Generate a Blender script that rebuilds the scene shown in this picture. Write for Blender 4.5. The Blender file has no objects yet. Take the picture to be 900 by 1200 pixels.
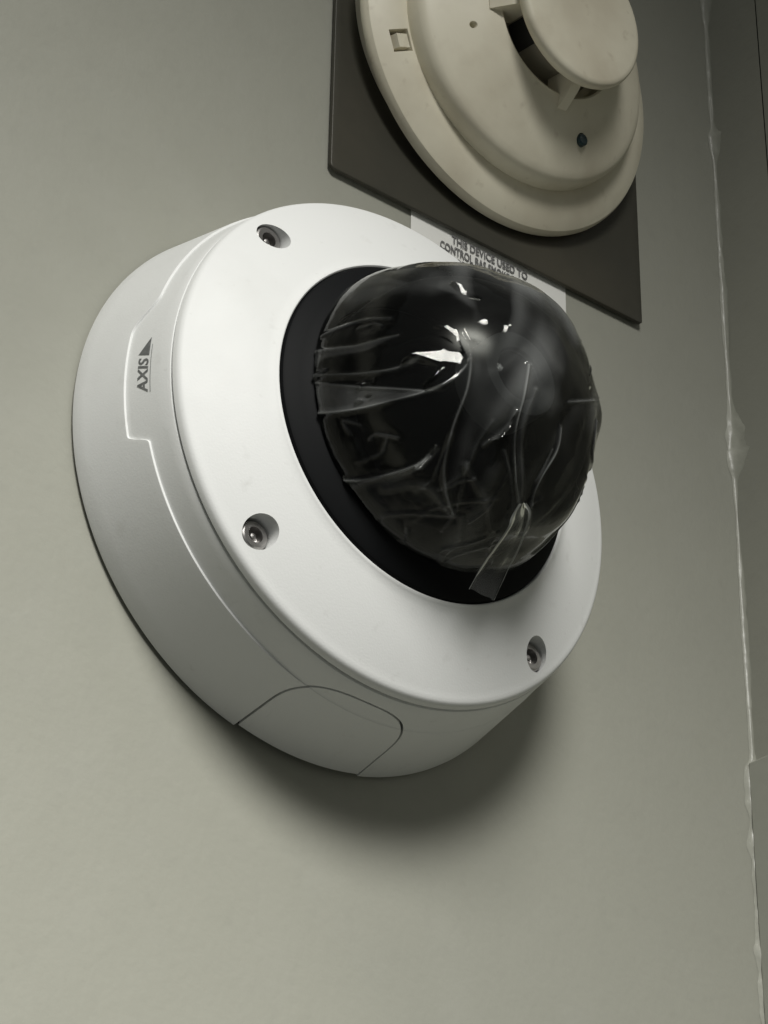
import bpy, bmesh, math, random
import numpy as np
from mathutils import Vector, Matrix, noise

# ------------------------------------------------------------------ camera, world, lamp, exposure
S = 0.0745                      # one model unit = the radius of the camera housing, in metres
SC = bpy.context.scene
COL = SC.collection
PI = math.pi

cd = bpy.data.cameras.new('view_camera')
cd.sensor_fit = 'VERTICAL'; cd.sensor_height = 36.0; cd.sensor_width = 27.0
cd.lens = 2943.67 / 1200 * 36
cd.clip_start = 0.01; cd.clip_end = 50
cam = bpy.data.objects.new('view_camera', cd); COL.objects.link(cam)
_r = Vector((0.63000732, 0.77644809, 0.01480343)); _u = Vector((0.37909293, -0.32411957, 0.86673817)); _d = Vector((-0.67777527, 0.54043952, 0.49854369))
m = Matrix.Identity(4)
for i in range(3):
    m[i][0] = _r[i]; m[i][1] = _u[i]; m[i][2] = -_d[i]
m.translation = Vector((5.99667736, -4.48349883, -4.34344962)) * S
cam.matrix_world = m
SC.camera = cam

w = bpy.data.worlds.new('World'); SC.world = w; w.use_nodes = True
bg = w.node_tree.nodes['Background']
bg.inputs[0].default_value = (0.97, 1.0, 0.96, 1); bg.inputs[1].default_value = 0.10

LDIST = 1.25
ldir = Vector((0.83, -0.37, 0.47)).normalized()
ld = bpy.data.lights.new('room_lamp', 'SPOT')
ld.energy = 136; ld.color = (1.0, 0.985, 0.94)
ld.spot_size = math.radians(41); ld.spot_blend = 1.0; ld.shadow_soft_size = 0.27
lamp = bpy.data.objects.new('room_lamp', ld); COL.objects.link(lamp)
lamp.location = ldir * LDIST
AIM = Vector((0.0, -1.0, -4.1)) * S
lamp.rotation_euler = (AIM - lamp.location).to_track_quat('-Z', 'Y').to_euler()

SC.view_settings.view_transform = 'Standard'
SC.view_settings.look = 'None'
SC.view_settings.exposure = 0.0
SC.view_settings.gamma = 1.0
SC.render.engine = 'CYCLES'
SC.cycles.transparent_max_bounces = 24
SC.cycles.max_bounces = 10

# ------------------------------------------------------------------ materials
def mat(name, col, rough=0.5, metal=0.0, spec=0.5, bump=None, tint=None, coat=0.0, rvar=0.0):
    M = bpy.data.materials.new(name); M.use_nodes = True
    nt = M.node_tree; b = nt.nodes['Principled BSDF']
    b.inputs['Base Color'].default_value = (*col, 1)
    b.inputs['Roughness'].default_value = rough; b.inputs['Metallic'].default_value = metal
    b.inputs['Specular IOR Level'].default_value = spec
    b.inputs['Coat Weight'].default_value = coat
    tc = nt.nodes.new('ShaderNodeTexCoord')
    if tint:                                     # tint: list of (scale, detail, amount, colour, lo, hi)
        prev = None
        for (sc, de, am, c2, lo, hi) in tint:
            n = nt.nodes.new('ShaderNodeTexNoise'); n.inputs['Scale'].default_value = sc; n.inputs['Detail'].default_value = de
            nt.links.new(tc.outputs['Object'], n.inputs['Vector'])
            mr = nt.nodes.new('ShaderNodeMapRange'); mr.inputs[1].default_value = lo; mr.inputs[2].default_value = hi
            mr.inputs[3].default_value = 0; mr.inputs[4].default_value = am
            nt.links.new(n.outputs['Fac'], mr.inputs[0])
            mx = nt.nodes.new('ShaderNodeMix'); mx.data_type = 'RGBA'
            mx.inputs[6].default_value = (*col, 1); mx.inputs[7].default_value = (*c2, 1)
            nt.links.new(mr.outputs[0], mx.inputs[0])
            if prev: nt.links.new(prev, mx.inputs[6])
            prev = mx.outputs[2]
        nt.links.new(prev, b.inputs['Base Color'])
    if rvar:
        n = nt.nodes.new('ShaderNodeTexNoise'); n.inputs['Scale'].default_value = 60; n.inputs['Detail'].default_value = 4
        nt.links.new(tc.outputs['Object'], n.inputs['Vector'])
        mr = nt.nodes.new('ShaderNodeMapRange'); mr.inputs[1].default_value = .3; mr.inputs[2].default_value = .7
        mr.inputs[3].default_value = rough - rvar; mr.inputs[4].default_value = rough + rvar
        nt.links.new(n.outputs['Fac'], mr.inputs[0]); nt.links.new(mr.outputs[0], b.inputs['Roughness'])
    if bump:                                     # bump: list of (scale, detail, strength, distance)
        pn = None
        for (sc, de, st, di) in bump:
            n = nt.nodes.new('ShaderNodeTexNoise'); n.inputs['Scale'].default_value = sc; n.inputs['Detail'].default_value = de
            nt.links.new(tc.outputs['Object'], n.inputs['Vector'])
            bp = nt.nodes.new('ShaderNodeBump'); bp.inputs['Strength'].default_value = st; bp.inputs['Distance'].default_value = di
            nt.links.new(n.outputs['Fac'], bp.inputs['Height'])
            if pn: nt.links.new(pn, bp.inputs['Normal'])
            pn = bp.outputs['Normal']
        nt.links.new(pn, b.inputs['Normal'])
    return M

def film_mat(name, haze, trans, rough):
    M = bpy.data.materials.new(name); M.use_nodes = True
    nt = M.node_tree; nt.nodes.clear()
    out = nt.nodes.new('ShaderNodeOutputMaterial')
    tr = nt.nodes.new('ShaderNodeBsdfTransparent'); tr.inputs[0].default_value = (*trans, 1)
    df = nt.nodes.new('ShaderNodeBsdfDiffuse'); df.inputs[0].default_value = (.62, .64, .63, 1)
    tl = nt.nodes.new('ShaderNodeBsdfTranslucent'); tl.inputs[0].default_value = (.62, .64, .63, 1)
    gl = nt.nodes.new('ShaderNodeBsdfGlossy'); gl.inputs[0].default_value = (1, 1, .97, 1); gl.inputs['Roughness'].default_value = rough
    fr = nt.nodes.new('ShaderNodeFresnel'); fr.inputs[0].default_value = 1.33 if haze is None else 1.17
    tc = nt.nodes.new('ShaderNodeTexCoord')
    if haze is None:                             # painted film haze, crease whitening and highlight streaks, kept per vertex on the mesh
        mr = nt.nodes.new('ShaderNodeAttribute'); mr.attribute_name = 'painted_haze'; hs_ = mr.outputs['Fac']
    else:
        mr = nt.nodes.new('ShaderNodeValue'); mr.outputs[0].default_value = haze; hs_ = mr.outputs[0]
    m0 = nt.nodes.new('ShaderNodeMixShader'); m0.inputs[0].default_value = .5
    nt.links.new(df.outputs[0], m0.inputs[1]); nt.links.new(tl.outputs[0], m0.inputs[2])
    m1 = nt.nodes.new('ShaderNodeMixShader'); nt.links.new(hs_, m1.inputs[0])
    nt.links.new(tr.outputs[0], m1.inputs[1]); nt.links.new(m0.outputs[0], m1.inputs[2])
    m2 = nt.nodes.new('ShaderNodeMixShader'); nt.links.new(fr.outputs[0], m2.inputs[0])
    nt.links.new(m1.outputs[0], m2.inputs[1]); nt.links.new(gl.outputs[0], m2.inputs[2])
    n2 = nt.nodes.new('ShaderNodeTexNoise'); n2.inputs['Scale'].default_value = 90; n2.inputs['Detail'].default_value = 3
    nt.links.new(tc.outputs['Object'], n2.inputs['Vector'])
    bp = nt.nodes.new('ShaderNodeBump'); bp.inputs['Strength'].default_value = .18 if haze is None else .03; bp.inputs['Distance'].default_value = .002
    nt.links.new(n2.outputs['Fac'], bp.inputs['Height'])
    for q in (gl, df, fr): nt.links.new(bp.outputs[0], q.inputs['Normal'])
    nt.links.new(m2.outputs[0], out.inputs[0])
    return M

def smoked_mat(name, tint):
    M = bpy.data.materials.new(name); M.use_nodes = True
    nt = M.node_tree; nt.nodes.clear()
    out = nt.nodes.new('ShaderNodeOutputMaterial')
    tr = nt.nodes.new('ShaderNodeBsdfTransparent'); tr.inputs[0].default_value = (*tint, 1)
    gl = nt.nodes.new('ShaderNodeBsdfGlossy'); gl.inputs['Roughness'].default_value = .22
    fr = nt.nodes.new('ShaderNodeFresnel'); fr.inputs[0].default_value = 1.3
    m2 = nt.nodes.new('ShaderNodeMixShader'); nt.links.new(fr.outputs[0], m2.inputs[0])
    nt.links.new(tr.outputs[0], m2.inputs[1]); nt.links.new(gl.outputs[0], m2.inputs[2])
    nt.links.new(m2.outputs[0], out.inputs[0])
    return M

WALL = (.312, .313, .268)
M_wall = mat('wall_paint', WALL, .42, spec=.45, rvar=.06,
             tint=[(9, 4, .35, (.255, .258, .226), .45, .75), (55, 5, .22, (.335, .335, .30), .5, .8), (170, 4, .16, (.24, .24, .21), .55, .8)],
             bump=[(420, 4, .15, .0006), (45, 3, .15, .002)])
M_panel = mat('glossy_wall_paint', (.33, .335, .29), .25, spec=.55, bump=[(60, 3, .15, .002)])
M_white = mat('white_powder_coat', (.69, .70, .69), .56, spec=.32, rvar=.05,
              tint=[(26, 6, .45, (.58, .59, .57), .56, .78), (150, 4, .40, (.50, .50, .48), .64, .8), (420, 3, .3, (.5, .5, .47), .68, .8)], bump=[(1900, 3, .14, .0002), (240, 3, .05, .0004)])
M_gasket = mat('black_rubber', (.012, .012, .012), .6)
M_collar = mat('black_matte_plastic', (.005, .0055, .006), .6, spec=.08, bump=[(900, 2, .05, .0002)])
M_inner = mat('black_inner_plastic', (.004, .0045, .005), .45, spec=.15)
M_lens = mat('lens_glass', (.004, .006, .009), .03, coat=1.0)
M_lensring = mat('grey_lens_ring', (.34, .345, .35), .35)
M_steel = mat('dull_steel', (.38, .37, .36), .38, metal=1.0, bump=[(700, 3, .15, .0003)])
M_ink = mat('grey_logo_ink', (.11, .115, .115), .5, tint=[(900, 3, .6, (.22, .22, .22), .5, .75)])
M_smoke = smoked_mat('smoked_dome', (.24, .245, .25))
M_film = film_mat('clear_film', None, (.86, .87, .84), .05)
M_fold = film_mat('doubled_film', .075, (.94, .94, .93), .08)
M_crease = film_mat('film_crease', .55, (.80, .80, .77), .12)
M_cream = mat('cream_plastic', (.74, .70, .565), .45, spec=.4,
              tint=[(38, 5, .8, (.60, .55, .43), .40, .66), (60, 5, .5, (.50, .44, .33), .56, .82), (200, 4, .5, (.42, .36, .26), .64, .82)], bump=[(700, 2, .05, .0003), (30, 2, .12, .0015)])
M_chamber = mat('dark_insect_screen', (.27, .25, .20), .7)
M_led = mat('dark_teal_lens', (.012, .035, .04), .25)
M_plate = mat('dark_metal', (.052, .050, .039), .45, metal=.2, spec=.4,
              tint=[(22, 5, .7, (.075, .068, .050), .42, .72), (90, 4, .4, (.035, .034, .028), .5, .8)], bump=[(300, 3, .08, .0005)])
M_paper = mat('white_paper', (.74, .74, .71), .55, spec=.3, bump=[(500, 2, .05, .0003)])
M_print = mat('black_print', (.14, .14, .14), .6)
M_caulk = mat('painted_caulk', (.345, .348, .30), .36, spec=.5, bump=[(120, 3, .25, .002)])

# ------------------------------------------------------------------ helpers (all coordinates in model units)
def mk(name, V, F, material, parent=None, smooth=True, angle=35):
    me = bpy.data.meshes.new(name)
    me.from_pydata([(v[0]*S, v[1]*S, v[2]*S) for v in V], [], F)
    me.validate()
    bm = bmesh.new(); bm.from_mesh(me); bmesh.ops.recalc_face_normals(bm, faces=bm.faces); bm.to_mesh(me); bm.free()
    me.materials.append(material)
    finish(me, smooth, angle)
    o = bpy.data.objects.new(name, me); COL.objects.link(o)
    if parent: o.parent = parent
    return o

def finish(me, smooth=True, angle=35):
    me.polygons.foreach_set('use_smooth', [smooth]*len(me.polygons))
    if smooth: me.set_sharp_from_angle(angle=math.radians(angle))
    me.update()

def empty(name, label, cat, loc=(0, 0, 0), rot=None):
    o = bpy.data.objects.new(name, None); COL.objects.link(o)
    o.empty_display_size = .01
    M = rot.to_4x4() if rot else Matrix.Identity(4)
    M.translation = Vector(loc)*S
    o.matrix_world = M
    o['label'] = label; o['category'] = cat
    return o

def lathe(prof, seg=128, closed=False, c=(0, 0)):
    """profile of (x, r) turned round the X axis; closed joins last to first"""
    V = []; F = []; n = len(prof)
    for (x, r) in prof:
        for k in range(seg):
            a = 2*PI*k/seg
            V.append((x, c[0] + r*math.cos(a), c[1] + r*math.sin(a)))
    for i in range(n if closed else n-1):
        j = (i+1) % n
        for k in range(seg):
            l = (k+1) % seg
            F.append((i*seg+k, i*seg+l, j*seg+l, j*seg+k))
    if not closed:
        if prof[0][1] > 1e-4: F.append(tuple(range(seg)))
        if prof[-1][1] > 1e-4: F.append(tuple(range((n-1)*seg, n*seg)))
    return V, F

def prism(outline, to3d, a, b):
    """outline of (p, q) carried to two depths a and b by to3d(p, q, depth)"""
    n = len(outline)
    V = [to3d(p, q, a) for p, q in outline] + [to3d(p, q, b) for p, q in outline]
    F = [tuple(range(n)), tuple(range(n, 2*n))] + [(i, (i+1) % n, n+(i+1) % n, n+i) for i in range(n)]
    return V, F

def box(c, u, v, n, su, sv, sn):
    c = Vector(c); V = []
    for i in (-1, 1):
        for j in (-1, 1):
            for k in (-1, 1):
                V.append(tuple(c + Vector(u)*su*i + Vector(v)*sv*j + Vector(n)*sn*k))
    F = [(0, 1, 3, 2), (4, 6, 7, 5), (0, 4, 5, 1), (2, 3, 7, 6), (0, 2, 6, 4), (1, 5, 7, 3)]
    return V, F

def boolean(o, V, F, op, angle=35):
    """cut o with a closed mesh; the cutter is removed again"""
    cme = bpy.data.meshes.new('cutter'); cme.from_pydata([(v[0]*S, v[1]*S, v[2]*S) for v in V], [], F)
    bm = bmesh.new(); bm.from_mesh(cme); bmesh.ops.recalc_face_normals(bm, faces=bm.faces); bm.to_mesh(cme); bm.free()
    co = bpy.data.objects.new('cutter', cme); COL.objects.link(co)
    if o.parent: co.matrix_world = o.parent.matrix_world
    bpy.context.view_layer.update()
    md = o.modifiers.new('b', 'BOOLEAN'); md.operation = op; md.object = co; md.solver = 'EXACT'
    dg = bpy.context.evaluated_depsgraph_get(); dg.update()
    new = bpy.data.meshes.new_from_object(o.evaluated_get(dg))
    o.modifiers.clear()
    old = o.data; o.data = new; new.name = old.name
    bpy.data.meshes.remove(old)
    bpy.data.objects.remove(co); bpy.data.meshes.remove(cme)
    m0 = new.materials[0] if len(new.materials) else None
    while len(new.materials) > 1: new.materials.pop()
    new.polygons.foreach_set('material_index', [0]*len(new.polygons))
    finish(new, True, angle)

def text_mesh(body, size, bold=0.0, extrude=.0):
    cu = bpy.data.curves.new('t', 'FONT'); cu.body = body; cu.size = size; cu.offset = bold
    cu.resolution_u = 3
    o = bpy.data.objects.new('t', cu); COL.objects.link(o)
    dg = bpy.context.evaluated_depsgraph_get(); dg.update()
    me = bpy.data.meshes.new_from_object(o.evaluated_get(dg))
    V = [(v.co.x, v.co.y) for v in me.vertices]; F = [tuple(p.vertices) for p in me.polygons]
    bpy.data.objects.remove(o); bpy.data.curves.remove(cu); bpy.data.meshes.remove(me)
    return V, F

def catmull(P, n=14):
    P = [np.array(p, float) for p in P]
    Q = [2*P[0]-P[1]] + P + [2*P[-1]-P[-2]]
    out = []
    for i in range(1, len(Q)-2):
        a, b, c, d = Q[i-1:i+3]
        for k in range(n):
            t = k/n
            out.append(.5*((2*b)+(-a+c)*t+(2*a-5*b+4*c-d)*t*t+(-a+3*b-3*c+d)*t**3))
    out.append(P[-1]); return np.array(out)

# ------------------------------------------------------------------ the walls
YC = 2.125                       # the inside corner of the two walls
def sheet(name, o, a, b, na, nb, material):
    V = []; F = []
    for i in range(na+1):
        for j in range(nb+1):
            V.append(tuple(np.array(o)+np.array(a)*i/na+np.array(b)*j/nb))
    for i in range(na):
        for j in range(nb):
            k = i*(nb+1)+j; F.append((k, k+nb+1, k+nb+2, k+1))
    return mk(name, V, F, material)
wl = sheet('wall', (0, -14, -14), (0, YC+14, 0), (0, 0, 28), 2, 2, M_wall); wl['kind'] = 'structure'
sw = sheet('side_wall', (0, YC, -14), (.30, 0, 0), (0, 0, 28), 1, 2, M_wall); sw['kind'] = 'structure'
sw2 = sheet('side_wall', (.305, YC+.001, -14), (13, 0, 0), (0, 0, 28), 2, 2, M_wall); sw2['kind'] = 'structure'
sg = sheet('side_wall', (.0, YC+.04, -14), (.9, 0, 0), (0, 0, 28), 1, 2, M_gasket); sg['kind'] = 'structure'

V, F = box((4.0, YC-.014, -7.2), (1, 0, 0), (0, 0, 1), (0, 1, 0), 3.994, 6.83, .018)
lp = mk('wall_panel', V, F, M_panel, smooth=False); lp['kind'] = 'structure'
bv = lp.modifiers.new('b', 'BEVEL'); bv.width = .006*S; bv.segments = 3
# paint-covered bead in the corner, with lumps
random.seed(4)
V = []; F = []; NS = 420; K = 10
lumps = [(3.45, .035, .12), (2.62, .035, .09), (1.08, .05, .12), (.98, .02, .05), (-.44, .010, .08), (-.70, .012, .05), (-1.15, .018, .05), (1.9, .008, .3), (0.2, .006, .25)]
for i in range(NS+1):
    z = 4.2 - 7.0*i/NS
    rr = .012 + .006*noise.noise((0, 3.1, z*2.2)) + .004*noise.noise((5, 1, z*9)) + .002*noise.noise((5, 8, z*31))
    lump = 0.0
    for zc, a, wd in lumps:
        d = (z-zc)/wd + .35*noise.noise((zc, 7, z*9))
        lump += a*math.exp(-abs(d)**3)*(.8+.55*noise.noise((zc, 2, z*14))+.3*noise.noise((zc, 5, z*40)))
    rr = max(rr, .004)
    if z < -.36: lump += (.027+.006*noise.noise((2, 4, z*6))+.005*noise.noise((2, 4, z*19)))*min(1, (-.36-z)/.03)
    rside = rr+lump; rwall = rr+lump*((.35 if z > -.36 else .8)+.30*noise.noise((1, 6, z*12)))
    off = .006*noise.noise((9, 2, z*2.2))
    for k in range(K+1):
        a = PI/2*k/K
        # a fillet hugging both walls: from the wall (x=0) round to the side wall (y=YC)
        kq = (1+.25*noise.noise((3, k*.3, z*16)))*1.35; x = rside*kq*(1-math.cos(a)); y = YC - rwall*kq*(1-math.sin(a)) + off*.5
        V.append((max(x, -.002)+.001, min(y, YC+.002), z))
for i in range(NS):
    for k in range(K):
        q = i*(K+1)+k; F.append((q, q+1, q+K+2, q+K+1))
bead = mk('caulk_bead', V, F, M_caulk, angle=80)
bead['label'] = 'lumpy painted caulk bead with drips running down the wall corner'; bead['category'] = 'caulk'

# ------------------------------------------------------------------ paper label stuck to the wall
lab = empty('paper_label', 'white paper label with black print tucked under the dark metal plate', 'label', (0, .80, 1.3))
V = []; F = []; nu, nv = 12, 10
for i in range(nu+1):
    for j in range(nv+1):
        y = -.399+.80*i/nu; z = -.32+.56*j/nv
        V.append((.0035+.0015*noise.noise((y*6, z*5, 1)), y, z))
for i in range(nu):
    for j in range(nv):
        q = i*(nv+1)+j; F.append((q, q+nv+1, q+nv+2, q+1))
mk('sheet', V, F, M_paper, lab)
for body, y0, zc, wid, hgt in (('THIS DEVICE USED TO', .604-.8, 1.372-1.3, .39, .040), ('CONTROL BAS SMOKE DAMPERS', .545-.8, 1.321-1.3, .51, .040), ('OPERATION OF UNIT', .625-.8, 1.270-1.3, .35, .040)):
    tv, tf = text_mesh(body, 1, .026)
    xs = [v[0] for v in tv]; ys = [v[1] for v in tv]
    kx = wid/(max(xs)-min(xs)); ky = hgt/(max(ys)-min(ys))
    mk('printed_line', [(.0075, y0+(x-min(xs))*kx, zc+(y-min(ys))*ky) for x, y in tv], tf, M_print, lab, smooth=False)

# ------------------------------------------------------------------ dark metal plate
pl = empty('mounting_plate', 'dark grey square metal plate on the wall behind the smoke detector', 'plate', (0, .7975, 2.23))
ol = []
hw = .8035; hb, ht = 2.23-1.424, .8035
for (cy, cz, a0, rr) in ((hw, -hb, -90, .012), (hw, ht, 0, .012), (-hw, ht, 90, .012), (-hw, -hb, 180, .022)):
    sy = 1 if cy > 0 else -1; sz = 1 if cz > 0 else -1
    for k in range(7):
        a = math.radians(a0+90*k/6)
        ol.append((cy-sy*rr+rr*math.cos(a), cz-sz*rr+rr*math.sin(a)))
def inset(ol, d):
    return [(p*(1-d/hw), q*(1-d/hw)) for p, q in ol]
n = len(ol); V = []; F = []
levels = [(.014, .0), (.028, .0), (.0295, .0015), (.030, .004), (.030, .03)]
for x, d in levels:
    V += [(x, p, q) for p, q in inset(ol, d)]
for l in range(len(levels)-1):
    for i in range(n):
        F.append((l*n+i, l*n+(i+1) % n, (l+1)*n+(i+1) % n, (l+1)*n+i))
F.append(tuple(range(n))); F.append(tuple(range((len(levels)-1)*n, len(levels)*n)))
mk('metal_sheet', V, F, M_plate, pl, angle=50)
V, F = lathe([(0.0, .5), (.008, .5)], 48)
mk('standoff', V, F, M_plate, pl)

# ------------------------------------------------------------------ smoke detector
na = Vector((1, .022, -.11)).normalized()
ua = (Vector((0, 1, 0)) - na*na.y).normalized(); va = na.cross(ua)
R3 = Matrix((na, ua, va)).transposed()
sd = empty('smoke_detector', 'round cream smoke detector on the dark metal plate', 'smoke detector', (.030, .776, 2.306), R3)
bpy.context.view_layer.update()
# back ring whose rear edge sits on the plate
seg = 128; V = []; F = []
rows = [('p', .690), (.094, .690), (.096, .735)]
for x, r in rows:
    for k in range(seg):
        a = 2*PI*k/seg; ly = r*math.cos(a); lz = r*math.sin(a)
        lx = -(ua.x*ly+va.x*lz)/na.x + .001 if x == 'p' else x
        V.append((lx, ly, lz))
for i in range(2):
    for k in range(seg):
        l = (k+1) % seg; F.append((i*seg+k, i*seg+l, (i+1)*seg+l, (i+1)*seg+k))
mk('back_ring', V, F, M_cream, sd)
V, F = lathe([(.096, .60), (.094, .745), (.099, .757), (.108, .760), (.128, .757), (.142, .750), (.150, .738), (.176, .69), (.190, .648), (.1955, .625), (.196, .60)], 160, True)
fl = mk('flange', V, F, M_cream, sd, angle=28)
V, F = lathe([(.17, .20), (.17, .598), (.205, .6035), (.252, .601), (.272, .595), (.287, .581), (.300, .556), (.317, .52), (.335, .48), (.355, .43), (.378, .385), (.400, .335), (.408, .312), (.413, .303), (.409, .295), (.398, .291), (.345, .287), (.335, .25), (.335, .2)], 160, True)
hd = mk('detector_head', V, F, M_cream, sd, angle=30)
# holes: indicator, small test hole, latch notch
LEDP = (0.2156, -0.3925); HOLP = (-0.388, -0.165)
def at(r, ang):
    a = math.radians(ang); return r*math.cos(a), r*math.sin(a)
y, z = LEDP; V, F = lathe([(.295, .027), (.50, .027)], 24, c=(y, z)); boolean(hd, V, F, 'DIFFERENCE', 30)
led = mk('indicator_lens', *lathe([(.300, .0265), (.356, .0265), (.362, .020), (.364, .0001)], 24, c=(y, z)), M_led, sd)
y, z = HOLP; V, F = lathe([(.29, .015), (.50, .015)], 16, c=(y, z)); boolean(hd, V, F, 'DIFFERENCE', 30)
# a scooped notch in the shoulder
y, z = at(.60, -150)
a = math.radians(-156.3); er = (0, math.cos(a), math.sin(a)); et = (0, -math.sin(a), math.cos(a))
cy, cz = at(.652, -156.3)
V, F = box((.18, cy, cz), er, et, (1, 0, 0), .040, .046, .05); boolean(fl, V, F, 'DIFFERENCE', 28)
V, F = box((.160, cy-.004*er[1], cz-.004*er[2]), er, et, (.98, -.25*er[1]*.98, -.25*er[2]*.98), .027, .028, .028)
lt = mk('latch', V, F, M_cream, sd, smooth=False)
# centre chamber, struts, cap
mk('insect_screen', *lathe([(.325, .275), (.337, .275), (.339, .215), (.50, .215)], 64), M_chamber, sd)
for ang in (-80, -170, 10, 100):
    a = math.radians(ang); e = Vector((0, math.cos(a), math.sin(a))); t = Vector((0, -math.sin(a), math.cos(a))); X = Vector((1, 0, 0))
    hwid = .026; V = []
    for (r, x0, x1) in ((.20, .36, .515), (.262, .35, .508), (.300, .34, .470), (.352, .33, .398)):
        for s in (-1, 1):
            V.append(tuple(e*r+t*hwid*s+X*x0)); V.append(tuple(e*r+t*(hwid-.004)*s+X*x1))
    F = []
    for i in range(3):
        b = i*4
        F += [(b, b+1, b+5, b+4), (b+2, b+6, b+7, b+3), (b+1, b+3, b+7, b+5), (b, b+4, b+6, b+2)]
    F += [(0, 2, 3, 1), (12, 13, 15, 14)]
    mk('strut', V, F, M_cream, sd, smooth=False)
for ang in (-80, -170, 10, 100):
    V = []; F = []
    for i in range(9):
        a = math.radians(ang+9+30*i/8)
        for (x, r) in ((.352, .216), (.352, .2195), (.499, .2195), (.499, .216)): V.append((x, r*math.cos(a), r*math.sin(a)))
    for i in range(8):
        for k in range(4): F.append((i*4+k, i*4+(k+1) % 4, i*4+4+(k+1) % 4, i*4+4+k))
    F += [(0, 1, 2, 3), (32, 33, 34, 35)]
    mk('vent_slot', V, F, M_gasket, sd, angle=30)
mk('cap', *lathe([(.500, .02), (.502, .285), (.508, .301), (.520, .308), (.540, .3095), (.551, .306), (.558, .297), (.561, .283), (.564, .20), (.565, .001)], 128), M_cream, sd, angle=45)

# ------------------------------------------------------------------ dome security camera
sc = empty('security_camera', 'white round dome security camera with black dome on the wall', 'security camera', (0, 0, 0))
mk('gasket', *lathe([(.0, .90), (.0, .972), (.014, .976), (.014, .90)], 160, True), M_gasket, sc)

def R_side(x): return 1.003 - x*(1.003-.916)/.433
def step_x(ph):                    # the ledge that runs round the housing; it dips beside the logo
    d = abs(ph if ph >= 0 else ph+360)
    d = d-180                      # angle from the logo side, + is downwards
    lo, hi = -12.2, 15.2
    t1 = min(max((d-(lo-6.0))/9.0, 0), 1); t2 = min(max(((hi+1.6)-d)/3.2, 0), 1)
    s = lambda t: t*t*(3-2*t)
    k = s(t1)*s(t2)
    base = .325
    e = ((ph+360) % 360)           # slightly lower on the underside
    if 230 < e < 300: base -= .024*math.sin((e-230)/70*PI/2)**2
    elif e >= 300: base -= .024
    return base + (.243-base)*k
SEG = 960
V = []; F = []; NR = 0
rows_lo = [(0.0, -.009), (.008, -.002), (.04, 0), (.25, 0), (.5, 0), (.75, 0), (.9, 0), (.965, 0)]
LED = .008
for k in range(SEG):
    ph = -180+360*k/SEG; xs = step_x(ph); e_ = min(max((ph+118)/16, 0), 1) if ph < 0 else 0; LK = LED*(1-.72*e_*e_*(3-2*e_)*(1 if ph < -40 else max(0, -ph/40))); c, s_ = math.cos(math.radians(ph)), math.sin(math.radians(ph))
    pts = []
    for t, dr in rows_lo:
        x = .013+(xs-.004-.013)*t; pts.append((x, R_side(x)+LK*.5+dr))
    pts += [(xs-.001, R_side(xs)+LK*.5-.0002), (xs, R_side(xs)+LK*.5-.0012), (xs+.0008, R_side(xs)-LK*.5+.0006), (xs+.0018, R_side(xs)-LK*.5)]
    for t in (.1, .35, .7, .95):
        x = xs+(.428-xs)*t; pts.append((x, R_side(x)-LK*.5))
    pts += [(.4305, R_side(.43)-LK*.5-.002), (.432, R_side(.43)-LK*.5-.006), (.432, .84), (.013, .88)]
    NR = len(pts)
    for x, r in pts: V.append((x, r*c, r*s_))
for k in range(SEG):
    l = (k+1) % SEG
    for i in range(NR):
        j = (i+1) % NR
        F.append((k*NR+i, l*NR+i, l*NR+j, k*NR+j))
shell = mk('base_shell', V, F, M_white, sc, angle=30)
# side conduit cover: an arched plate let into the underside
PC = -93.6
def arch(hw_, xt, xb, x1):
    o = [(-hw_, xb)]
    for i in range(0, 33):
        a = PI - PI*i/32
        cx = abs(math.cos(a))**.80*(1 if math.cos(a) > 0 else -1); sx = abs(math.sin(a))**.80
        o.append((hw_*cx, x1+(xt-x1)*sx))
    o.append((hw_, xb)); return o
to3 = lambda p, q, r: (q, r*math.cos(math.radians(PC+p)), r*math.sin(math.radians(PC+p)))
GA = .5
cv, cf = prism(arch(14.6-GA,   .382-.0075, .030, .185), to3, .90, 1.2)
import copy as _copy
cond = bpy.data.objects.new('conduit_cover', shell.data.copy()); COL.objects.link(cond); cond.parent = sc
boolean(cond, cv, cf, 'INTERSECT', 30)
cond.data.name = 'conduit_cover'
cv, cf = prism(arch(14.6, .382, .0, .185), to3, .89, 1.2)
boolean(shell, cv, cf, 'DIFFERENCE', 30)

# front cover
face = []
for i in range(13):
    t = i/12; r = .884+(.625-.884)*t
    face.append((.4795+(.585-.4795)*t+.006*math.sin(PI*t), r))
prof = [(.438, .60), (.438, .895), (.4395, .908), (.443, .911), (.458, .9085), (.468, .904), (.4755, .895)] + face + [(.590, .618), (.5935, .613), (.594, .608), (.590, .604), (.56, .602)]
V, F = lathe(prof, 256, True)
cov = mk('front_cover', V, F, M_white, sc, angle=32)
for ang in (136.8, -136.7, -48.0, 42.5):
    y, z = at(.814, ang)
    V, F = lathe([(.440, .056), (.60, .056)], 40, c=(y, z)); boolean(cov, V, F, 'DIFFERENCE', 32)
for ang in (136.8, -136.7, -48.0, 42.5):
    y, z = at(.814, ang)
    o = mk('screw', *lathe([(.430, .051), (.474, .051), (.482, .048), (.486, .043), (.486, .027), (.458, .024), (.456, .012), (.474, .010), (.477, .001)], 36, c=(y, z)), M_steel, sc, angle=30)

mk('collar', *lathe([(.56, .600), (.592, .6005), (.600, .597), (.607, .588), (.622, .545), (.636, .515), (.640, .508), (.6405, .50), (.637, .47), (.60, .465), (.56, .465)], 160, True), M_collar, sc, angle=28)
mk('back_disc', *lathe([(.55, .46), (.565, .46)], 96), M_inner, sc)
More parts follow.
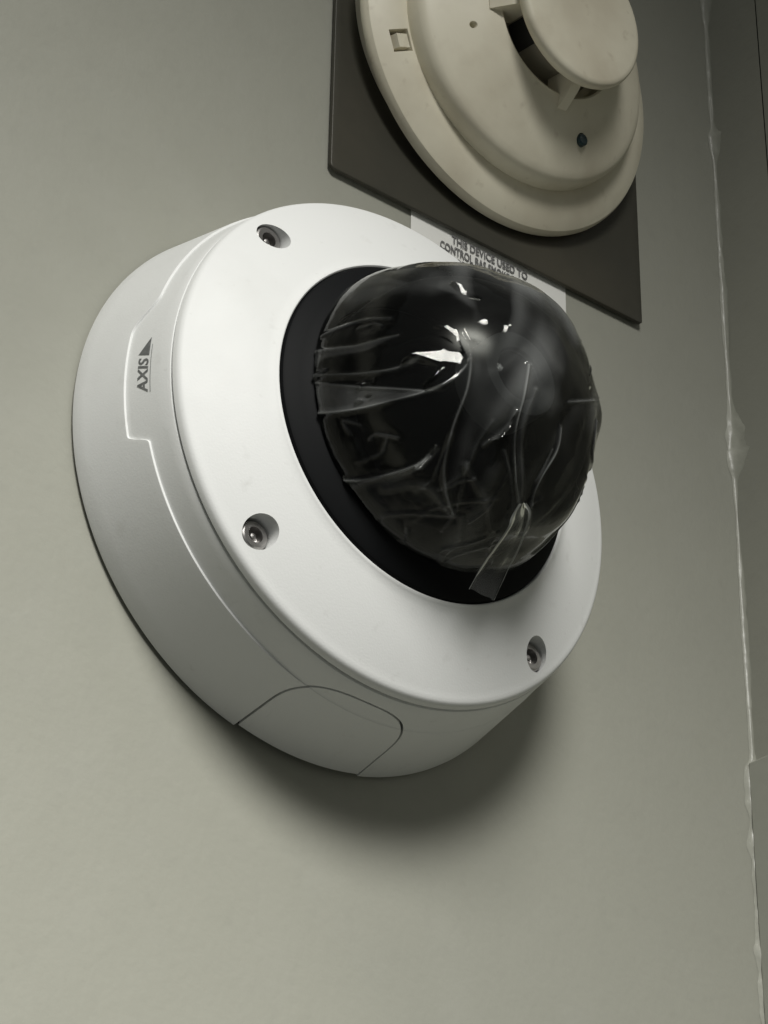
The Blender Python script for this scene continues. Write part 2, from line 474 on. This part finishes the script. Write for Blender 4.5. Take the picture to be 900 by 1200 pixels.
# smoked dome
DX, DR = .715, .456
dp = [(.60, DR), (.64, DR), (.68, DR)] + [(DX+DR*math.sin(a), max(DR*math.cos(a), .0008)) for a in [PI/2*i/40 for i in range(41)]]
V, F = lathe(dp, 160); F = F[:-2] if True else F
dome = mk('dome', V, F, M_smoke, sc, angle=60)
mk('camera_ball', *lathe([(.66+.29*math.sin(a), max(.29*math.cos(a), .001)) for a in [-.4+ (PI/2+.4)*i/24 for i in range(25)]], 80), M_inner, dome)
mk('lens_barrel', *lathe([(.80, .15), (1.04, .15), (1.055, .145), (1.06, .13), (1.05, .095), (1.04, .09)], 64), M_lensring, dome)
mk('lens', *lathe([(1.02, .088), (1.04, .085), (1.055, .06), (1.062, .03), (1.064, .001)], 48), M_lens, dome)

# logo on the side: letters run towards +z, tops towards the wall
def wrap(u, v):                    # u along the reading direction, v up from the base line
    ph = math.radians(186.4) - (u*.88+.40*v)/.938
    x = .339 - v; r = R_side(x)-LED*.5+.0012
    return (x, r*math.cos(ph), r*math.sin(ph))
tv, tf = text_mesh('AXIS', 1, .022)
xs_ = [v[0] for v in tv]; ys_ = [v[1] for v in tv]
kx = .142/(max(xs_)-min(xs_)); ky = .046/(max(ys_)-min(ys_))
V = [wrap((x-min(xs_))*kx, (y-min(ys_))*ky) for x, y in tv]; F = list(tf)
nb = len(V)
N = 8
for i in range(N+1):
    t = i/N; V += [wrap(.156+.080*t, 0.0), wrap(.156+.080*t, .048*(1-t)+.0005)]
for i in range(N): F.append((nb+2*i, nb+2*i+2, nb+2*i+3, nb+2*i+1))
nb = len(V)
for i in range(25):
    t = i/24; V += [wrap(.0+.205*t, -.0105), wrap(.0+.205*t, -.0085)]
for i in range(24): F.append((nb+2*i, nb+2*i+2, nb+2*i+3, nb+2*i+1))
mk('logo', V, F, M_ink, sc, smooth=False)

# ------------------------------------------------------------------ wrinkled protective film over the dome
CEN = np.array([DX, 0, 0])
# how the film is creased (points on the film, model units), where doubled film and haze are painted pale, and facets shaped for highlights
CREASES = {
    'a': [(.66, -.455, .115), (.73, -.45, .125), (.806, -.438, .130), (.91, -.414, .099)],
    'b': [(.601, -.462, .073), (.728, -.466, .044), (.842, -.45, .025), (.942, -.409, .022)],
    'c': [(.612, -.468, -.011), (.765, -.461, -.061), (.877, -.43, -.09), (.958, -.39, -.089), (1.019, -.35, -.065)],
    'd': [(.603, -.45, -.127), (.737, -.436, -.168), (.852, -.407, -.186), (.987, -.337, -.178), (1.045, -.294, -.154), (1.083, -.266, -.113), (1.098, -.256, -.081)],
    'e': [(.612, -.467, -.028), (.83, -.436, -.126), (.988, -.338, -.175)],
    'f': [(.609, -.353, -.308), (.709, -.319, -.343), (.803, -.289, -.357), (.882, -.263, -.35), (.945, -.255, -.318)],
    'h': [(1.09, -.28, .011), (1.102, -.259, -.043), (1.1, -.249, -.093), (1.074, -.243, -.175), (1.02, -.243, -.259), (.966, -.227, -.323), (.917, -.2, -.372), (.865, -.141, -.421), (.834, -.092, -.443)],
    'i': [(1.17, -.085, -.072), (1.144, -.079, -.169), (1.091, -.057, -.273), (1.004, .019, -.368), (.859, .155, -.417)],
    'i2': [(1.054, -.069, -.315), (1.0, .004, -.371), (.917, .083, -.414)],
    'j': [(1.127, .094, -.201), (1.092, .109, -.255), (1.023, .098, -.339), (.949, .123, -.386), (.84, .18, -.413)],
    'j2': [(1.092, .093, -.262), (1.017, .087, -.347)],
    'k': [(1.161, -.046, -.136), (1.121, -.048, -.228), (1.072, -.017, -.303), (.957, .076, -.393)],
    'l': [(1.08, .283, -.074), (1.044, .285, -.171), (.949, .375, -.154)],
    'l2': [(.913, .375, -.198), (.844, .362, -.268), (.771, .33, -.327), (.731, .307, -.353)],
    'm': [(1.034, -.139, -.313), (1.073, -.112, -.279), (1.1, -.093, -.25), (1.124, -.086, -.21)],
    'n': [(1.157, .092, -.122), (1.109, .251, -.027)],
    'o': [(1.129, -.189, -.11), (1.142, -.163, -.099), (1.171, -.101, -.024)],
    'p': [(.77, -.409, -.221), (.725, -.426, -.193), (.731, -.407, -.23)],
    'q': [(.965, -.157, -.363), (.921, -.034, -.419), (.843, .057, -.446)],
    'r': [(.736, -.279, -.375), (.841, -.213, -.397), (.83, -.096, -.443)],
}
HAZE_PATCHES = {
    'wedge_b': [(.6, -.461, .078), (.828, -.453, .025), (.942, -.409, .022), (.843, -.45, .003), (.692, -.467, .025), (.616, -.468, -.005)],
    'wedge_d': [(.612, -.467, -.025), (.83, -.436, -.125), (1.002, -.326, -.174), (.912, -.381, -.188), (.811, -.42, -.183), (.703, -.44, -.16), (.602, -.45, -.13)],
    'wedge_f': [(.611, -.354, -.306), (.711, -.32, -.341), (.803, -.289, -.357), (.88, -.261, -.351), (.943, -.254, -.32), (.947, -.242, -.327), (.883, -.249, -.359), (.783, -.272, -.374), (.689, -.302, -.357), (.62, -.328, -.334)],
    'hook': [(.62, -.35, .31), (.62, -.352, .309), (.643, -.352, .308), (.688, -.352, .308), (.702, -.351, .31), (.715, -.372, .284), (.725, -.404, .237), (.667, -.351, .31), (.628, -.351, .309), (.628, -.408, .229)],
    'low': [(.659, -.309, -.352), (.78, -.269, -.377), (.831, -.174, -.419), (.788, -.044, -.46), (.673, .085, -.46), (.62, .0, -.468), (.631, -.147, -.444), (.659, -.247, -.397)],
    'mid': [(1.106, -.24, -.092), (1.145, -.165, -.08), (1.173, -.095, -.022), (1.182, -.008, -.032), (1.157, -.02, -.151), (1.112, -.076, -.235), (1.052, -.147, -.29), (1.069, -.216, -.217)],
    'spot': [(1.164, -.026, -.129), (1.168, .027, -.116), (1.156, .061, -.145), (1.146, .037, -.178), (1.151, -.007, -.17)],
    'top': [(.629, -.353, .307), (.785, -.307, .346), (.949, -.262, .31), (1.064, -.217, .224), (.999, -.319, .191), (.848, -.382, .235), (.757, -.416, .21)],
}
GLINT_FACETS = {
    'main': [(.954, -.394, -.079), (.988, -.377, -.053), (1.047, -.327, -.044), (1.09, -.276, -.044), (1.095, -.264, -.069), (1.085, -.27, -.095), (1.04, -.321, -.101), (.994, -.367, -.079)],
    'hook': [(1.037, -.338, .032), (1.065, -.309, .039), (1.088, -.282, .016), (1.092, -.278, -.014), (1.079, -.293, -.034), (1.078, -.295, -.007), (1.06, -.316, .016)],
    'tail': [(.994, -.335, -.17), (1.027, -.31, -.159), (1.067, -.282, -.125), (1.089, -.267, -.089), (1.093, -.259, -.094), (1.071, -.271, -.137), (1.033, -.3, -.168)],
    'tail2': [(.993, -.342, -.156), (1.029, -.327, -.118), (1.051, -.312, -.095), (1.056, -.304, -.103), (1.031, -.319, -.133)],
    'top': [(1.028, -.266, .224), (1.054, -.241, .214), (1.077, -.237, .18), (1.102, -.212, .156), (1.082, -.241, .164), (1.057, -.259, .187)],
    'glint': [(.805, -.447, -.105), (.851, -.435, -.107), (.843, -.435, -.114), (.81, -.443, -.115)],
    'glint2': [(.786, -.436, -.154), (.833, -.426, -.153), (.804, -.43, -.163)],
    'streak': [(1.053, -.125, -.298), (1.085, -.098, -.27), (1.116, -.085, -.227), (1.097, -.081, -.258), (1.07, -.101, -.287)],
    'streak2': [(.863, -.263, -.358), (.911, -.257, -.339), (.941, -.259, -.317), (.917, -.247, -.342), (.877, -.251, -.36)],
}
CREASE_SHAPE = {  # ridge height, ridge half-width, strength of the pale line painted for whitening and highlight, its width
 'a': (.010, .022, .14, .006), 'b': (.012, .024, .12, .005), 'c': (.020, .030, .16, .005), 'd': (.020, .026, .36, .004), 'e': (.008, .016, .14, .004),
 'f': (.018, .024, .34, .004), 'h': (.018, .026, .26, .0035), 'i': (.020, .022, .46, .004), 'i2': (.010, .016, .12, .006), 'j': (.022, .024, .50, .0045),
 'j2': (.008, .014, .16, .004), 'k': (.012, .020, .14, .010), 'l': (.018, .022, .40, .004), 'l2': (.018, .024, .40, .004), 'm': (.020, .022, .26, .006), 'n': (.012, .016, .20, .006),
 'o': (.004, .03, .06, .014), 'p': (.003, .012, .07, .003), 'q': (.012, .03, .06, .012), 'r': (.012, .03, .06, .014)}
HAZE_SHAPE = {'wedge_b': (.055, .006), 'wedge_d': (.085, .006), 'wedge_f': (.10, .005), 'hook': (.10, .02), 'low': (.040, .07), 'mid': (.045, .06), 'spot': (.09, .03), 'top': (.05, .04)}
# finer creases that nobody drew: fans running from the collar towards the crown
rc = random.Random(21)
def on_film(v):
    v = unit(v); x, r = v[0], math.hypot(v[1], v[2])
    if x >= 0: return tuple(np.array([DX, 0, 0])+v*(DR+.012))
    k = (DR+.012)/r; return (max(DX+x*k, .64), v[1]*k, v[2]*k)
def unit(v): v = np.array(v, float); return v/np.linalg.norm(v)
for q_ in range(30):
    a0 = math.radians(rc.uniform(235, 430) if q_ < 26 else rc.uniform(165, 235)); s0 = rc.uniform(-.25, .5); ln = rc.uniform(.15, .55); tw = rc.uniform(-.35, .35)*(1 if q_ < 26 else .3)
    pts_ = []
    for t in (0, .33, .66, 1):
        el = s0+ln*t; az_ = a0+tw*t*t+rc.uniform(-.03, .03)
        pts_.append(on_film((math.sin(el), math.cos(el)*math.cos(az_), math.cos(el)*math.sin(az_))))
    CREASES['fine%d' % q_] = pts_
    CREASE_SHAPE['fine%d' % q_] = (rc.uniform(.006, .014), rc.uniform(.012, .022), rc.uniform(.03, .11), rc.uniform(.004, .008))
def to_base(L):                 # drop a crease line on to the dome's own surface
    q = L-CEN; r_ = np.linalg.norm(np.where(q[:, :1] < 0, q*np.array([0, 1, 1]), q), axis=1)[:, None]
    k = DR/r_; return CEN+np.where(q[:, :1] < 0, q*np.concatenate([np.ones_like(k), k, k], 1), q*k)
fold_pts = {k: to_base(catmull(v)) for k, v in CREASES.items()}
B4 = unit((.17, -.54, .82))
B1, B2, B3 = unit((.698, .26, .67)), unit((.60, .80, .0)), unit((.15, .76, -.62))
IMR = np.array([.63, .777, .0]); IMU = np.array([.379, -.324, .867])
def nrm(P):
    q = P-CEN; q = np.where(q[:, :1] < 0, q*np.array([0, 1, 1]), q)
    return q/np.linalg.norm(q, axis=1)[:, None]
def smooth(x): x = np.clip(x, 0, 1); return x*x*(3-2*x)
def pdist(P, L):
    a, b = L[:-1], L[1:]; ab = b-a; out = np.full(len(P), 9.0)
    c = L.mean(0); rad = np.linalg.norm(L-c, axis=1).max()+.12
    ix = np.nonzero(((P-c)**2).sum(1) < rad*rad)[0]
    if len(ix):
        ap = P[ix][:, None]-a[None]; t = np.clip((ap*ab).sum(-1)/((ab**2).sum(-1)+1e-12), 0, 1)
        out[ix] = np.sqrt(((ap-t[..., None]*ab)**2).sum(-1)).min(1)
    return out
def inside(P, poly, soft):
    """0..1: inside a polygon seen from the dome centre, with a soft border"""
    poly = np.array(poly)-CEN; c = unit(poly.mean(0)); e = unit(np.cross(c, (.3, .2, .9))); f = np.cross(c, e)
    g = lambda q: np.stack([(q@e)/np.maximum(q@c, .05), (q@f)/np.maximum(q@c, .05)], -1)*DR
    V2 = g(poly); q = P-CEN; ok = (q@c) > .45*np.linalg.norm(q, axis=1)
    out = np.zeros(len(P)); Q = g(q[ok]); n = len(V2); ins = np.zeros(len(Q), bool); d = np.full(len(Q), 9.0)
    for i in range(n):
        a, b = V2[i], V2[(i+1) % n]
        ab = b-a; ap = Q-a; t = np.clip((ap@ab)/(ab@ab+1e-12), 0, 1); d = np.minimum(d, np.linalg.norm(ap-t[:, None]*ab, axis=1))
        ins ^= ((a[1] > Q[:, 1]) != (b[1] > Q[:, 1])) & (Q[:, 0] < (b[0]-a[0])*(Q[:, 1]-a[1])/(b[1]-a[1]+1e-12)+a[0])
    out[ok] = smooth(.5+np.where(ins, d, -d)/(2*soft)); return out
rng = np.random.default_rng(11)
FN = rng.normal(size=(70, 3)); FN[:, 0] = np.abs(FN[:, 0])*.9; FN /= np.linalg.norm(FN, axis=1)[:, None]
FD = DR+.006+rng.random(70)*.010
def film_at(P):
    """(height of the film above the dome, painted haze, whitening and bright crease lines) at base points P"""
    q = P-CEN; qu = q/np.linalg.norm(q, axis=1)[:, None]; arc = np.clip((DX+DR-P[:, 0])/.53, 0, 1)
    ns = np.array([noise.noise((p[0]*3.2, p[1]*3.2, p[2]*3.2)) for p in P])
    n2 = np.array([noise.noise((p[0]*9+4, p[1]*9, p[2]*9)) for p in P])
    # taut flat facets: the film spans between high points of the dome
    cs = qu@FN.T; rr = np.where(cs > .75, FD/np.maximum(cs, .3), 9.0)
    k_ = 90.0; soft = -np.log(np.exp(-k_*(rr-DR)).sum(1)+1e-9)/k_
    far = smooth((qu@IMR+.15)/.4)                # the film is looser on the far side
    h = .013+.006*ns + np.clip(soft, -.01, .035)*smooth(q[:, 0]/.12)*(.25+.55*far)
    h += .046*smooth((arc-.66)/.34)
    h += .0075*n2*far
    for B, A, wdt in ((B1, .032, 26), (B2, .020, 11), (B3, .030, 24), (B4, .040, 27)):
        ang = np.degrees(np.arccos(np.clip(qu@B, -1, 1))); h += A*np.exp(-(ang/wdt)**2)
    hz = .0035*np.ones(len(P))
    edge = np.interp(qu@IMU*DR, [-.5, -.3, -.21, -.09, .07, .3, .36, .42], [-.07, -.003, -.023, -.003, .055, .05, -.02, -.2])
    n3 = np.array([noise.noise((p[0]*4+p[2]*2, p[1]*15+p[0]*5-p[2]*4, p[2]*3+1)) for p in P])
    hz += .105*smooth((q@IMR-edge+.02*ns)/.035)*np.clip(.42+.8*ns+.7*n2+2.0*n3, .06, 2.6)
    h += .004*n3*far
    ang = np.degrees(np.arccos(np.clip(qu@unit((.60, .20, .78)), -1, 1))); hz += .55*np.exp(-(ang/28)**4)*(.7+.5*n2)
    hz += .05*smooth((arc-.86)/.14)*np.clip(.6+ns*1.4, .1, 2)
    for k, L in fold_pts.items():
        A, wd, wh, ww = CREASE_SHAPE[k]; D = pdist(P, L)
        A = A*.45; wd = wd*.66; h += A*np.clip(1-D/wd, 0, 1)**1.5 - A*.3*np.exp(-(D/(wd*2.2))**2)
        hz += .78*wh*np.exp(-(D/max(ww*.85, .0034))**2)*np.clip(.9+n2*1.2, .35, 1.5)
    for k, poly in HAZE_PATCHES.items():
        am, so = HAZE_SHAPE[k]; hz += 1.45*am*inside(P, poly, so)*np.clip(.85+n2*.9, .2, 1.6)
    # highlight shapes: film flattened here and tilted to mirror the lamp into the view
    for k, poly in GLINT_FACETS.items():
        c = np.array(poly).mean(0); cq = c-CEN; d0 = np.linalg.norm(cq); cq = cq/d0
        lv = unit(np.array(lamp.location)/S-c); vv_ = unit(np.array(cam.matrix_world.translation)/S-c); H = unit(lv+vv_)
        m_ = inside(P, poly, .010 if k == 'main' else .007)
        plane = (cq@H)*(DR+.020)/np.maximum(qu@H, .2) - DR
        h = h*(1-m_)+np.clip(plane, -.0, .07)*m_
    return np.maximum(h, .002), np.clip(hz, 0, .85)
NA, NL = 1200, 380
base = np.zeros((NL+1, NA, 3))
li = np.linspace(0, 1, NL+1)
for j in range(NA):
    a = 2*PI*j/NA
    xe = .648 + .014*noise.noise((math.cos(a)*2.5, math.sin(a)*2.5, 4)) + .004*noise.noise((math.cos(a)*7, math.sin(a)*7, 7))
    l = (DR*PI/2+(DX-xe))*li+.002
    cap_ = l < DR*PI/2
    x = np.where(cap_, DX+DR*np.cos(l/DR), DX-(l-DR*PI/2)); r = np.where(cap_, DR*np.sin(l/DR), DR)
    base[:, j, 0] = x; base[:, j, 1] = r*math.cos(a); base[:, j, 2] = r*math.sin(a)
P = base.reshape(-1, 3)
parts_ = [film_at(P[i:i+30000]) for i in range(0, len(P), 30000)]
hh = np.concatenate([p[0] for p in parts_]); hz = np.concatenate([p[1] for p in parts_])
W = P+nrm(P)*hh[:, None]
ii, jj = np.meshgrid(np.arange(NL), np.arange(NA), indexing='ij'); l2 = (jj+1) % NA
F = np.stack([ii*NA+jj, ii*NA+l2, (ii+1)*NA+l2, (ii+1)*NA+jj], -1).reshape(-1, 4).tolist()
film = mk('protective_film', W.tolist(), F, M_film, None, angle=180)
film['label'] = 'crinkled clear plastic film stretched over the black camera dome'; film['category'] = 'plastic film'
at_ = film.data.attributes.new('painted_haze', 'FLOAT', 'POINT'); at_.data.foreach_set('value', hz.astype(np.float32))
def height(P): return film_at(P)[0]
# the pull tab: a pinched tongue of film hanging over the collar
ta = np.array([(.96, .060, -.395), (.914, .070, -.418), (.878, .090, -.429), (.81, .095, -.470), (.75, .090, -.518), (.715, .073, -.584)])
tb = np.array([(.965, .075, -.390), (.936, .120, -.391), (.893, .149, -.406), (.82, .180, -.445), (.75, .198, -.486), (.715, .172, -.590)])
la, lb = catmull(ta, 10), catmull(tb, 10)
V = []; F = []; m_ = len(la); K = 9
for lay in (0,):
    for i in range(m_):
        n_ = nrm(la[i:i+1])[0]
        for k in range(K):
            t = k/(K-1); p = la[i]*(1-t)+lb[i]*t
            p = p + n_*(.014 + .002*max(0, 1-i/18) + .010*math.sin(PI*t) + .006*noise.noise((p[0]*14, p[1]*14, lay*3)) + .012*(abs(t-.5)*2)**6)
            V.append(tuple(p))
for lay in (0,):
    for i in range(m_-1):
        for k in range(K-1):
            q = lay*m_*K+i*K+k; F.append((q, q+1, q+K+1, q+K))
tab = mk('pull_tab', V, F, M_fold, film, angle=180)
for L_ in (la, lb):                 # its pressed edges
    V = []; F = []
    for i, p in enumerate(L_):
        n_ = nrm(p[None])[0]; q = p+n_*(.024+.002*max(0, 1-i/18)); t_ = unit(L_[min(i+1, m_-1)]-L_[max(i-1, 0)]); b_ = np.cross(t_, n_)
        V += [tuple(q-b_*.0048), tuple(q+n_*.002), tuple(q+b_*.0048)]
    for i in range(m_-1):
        for k in range(2): F.append((i*3+k, i*3+k+1, i*3+k+4, i*3+k+3))
    mk('edge', V, F, M_crease, tab, angle=180)
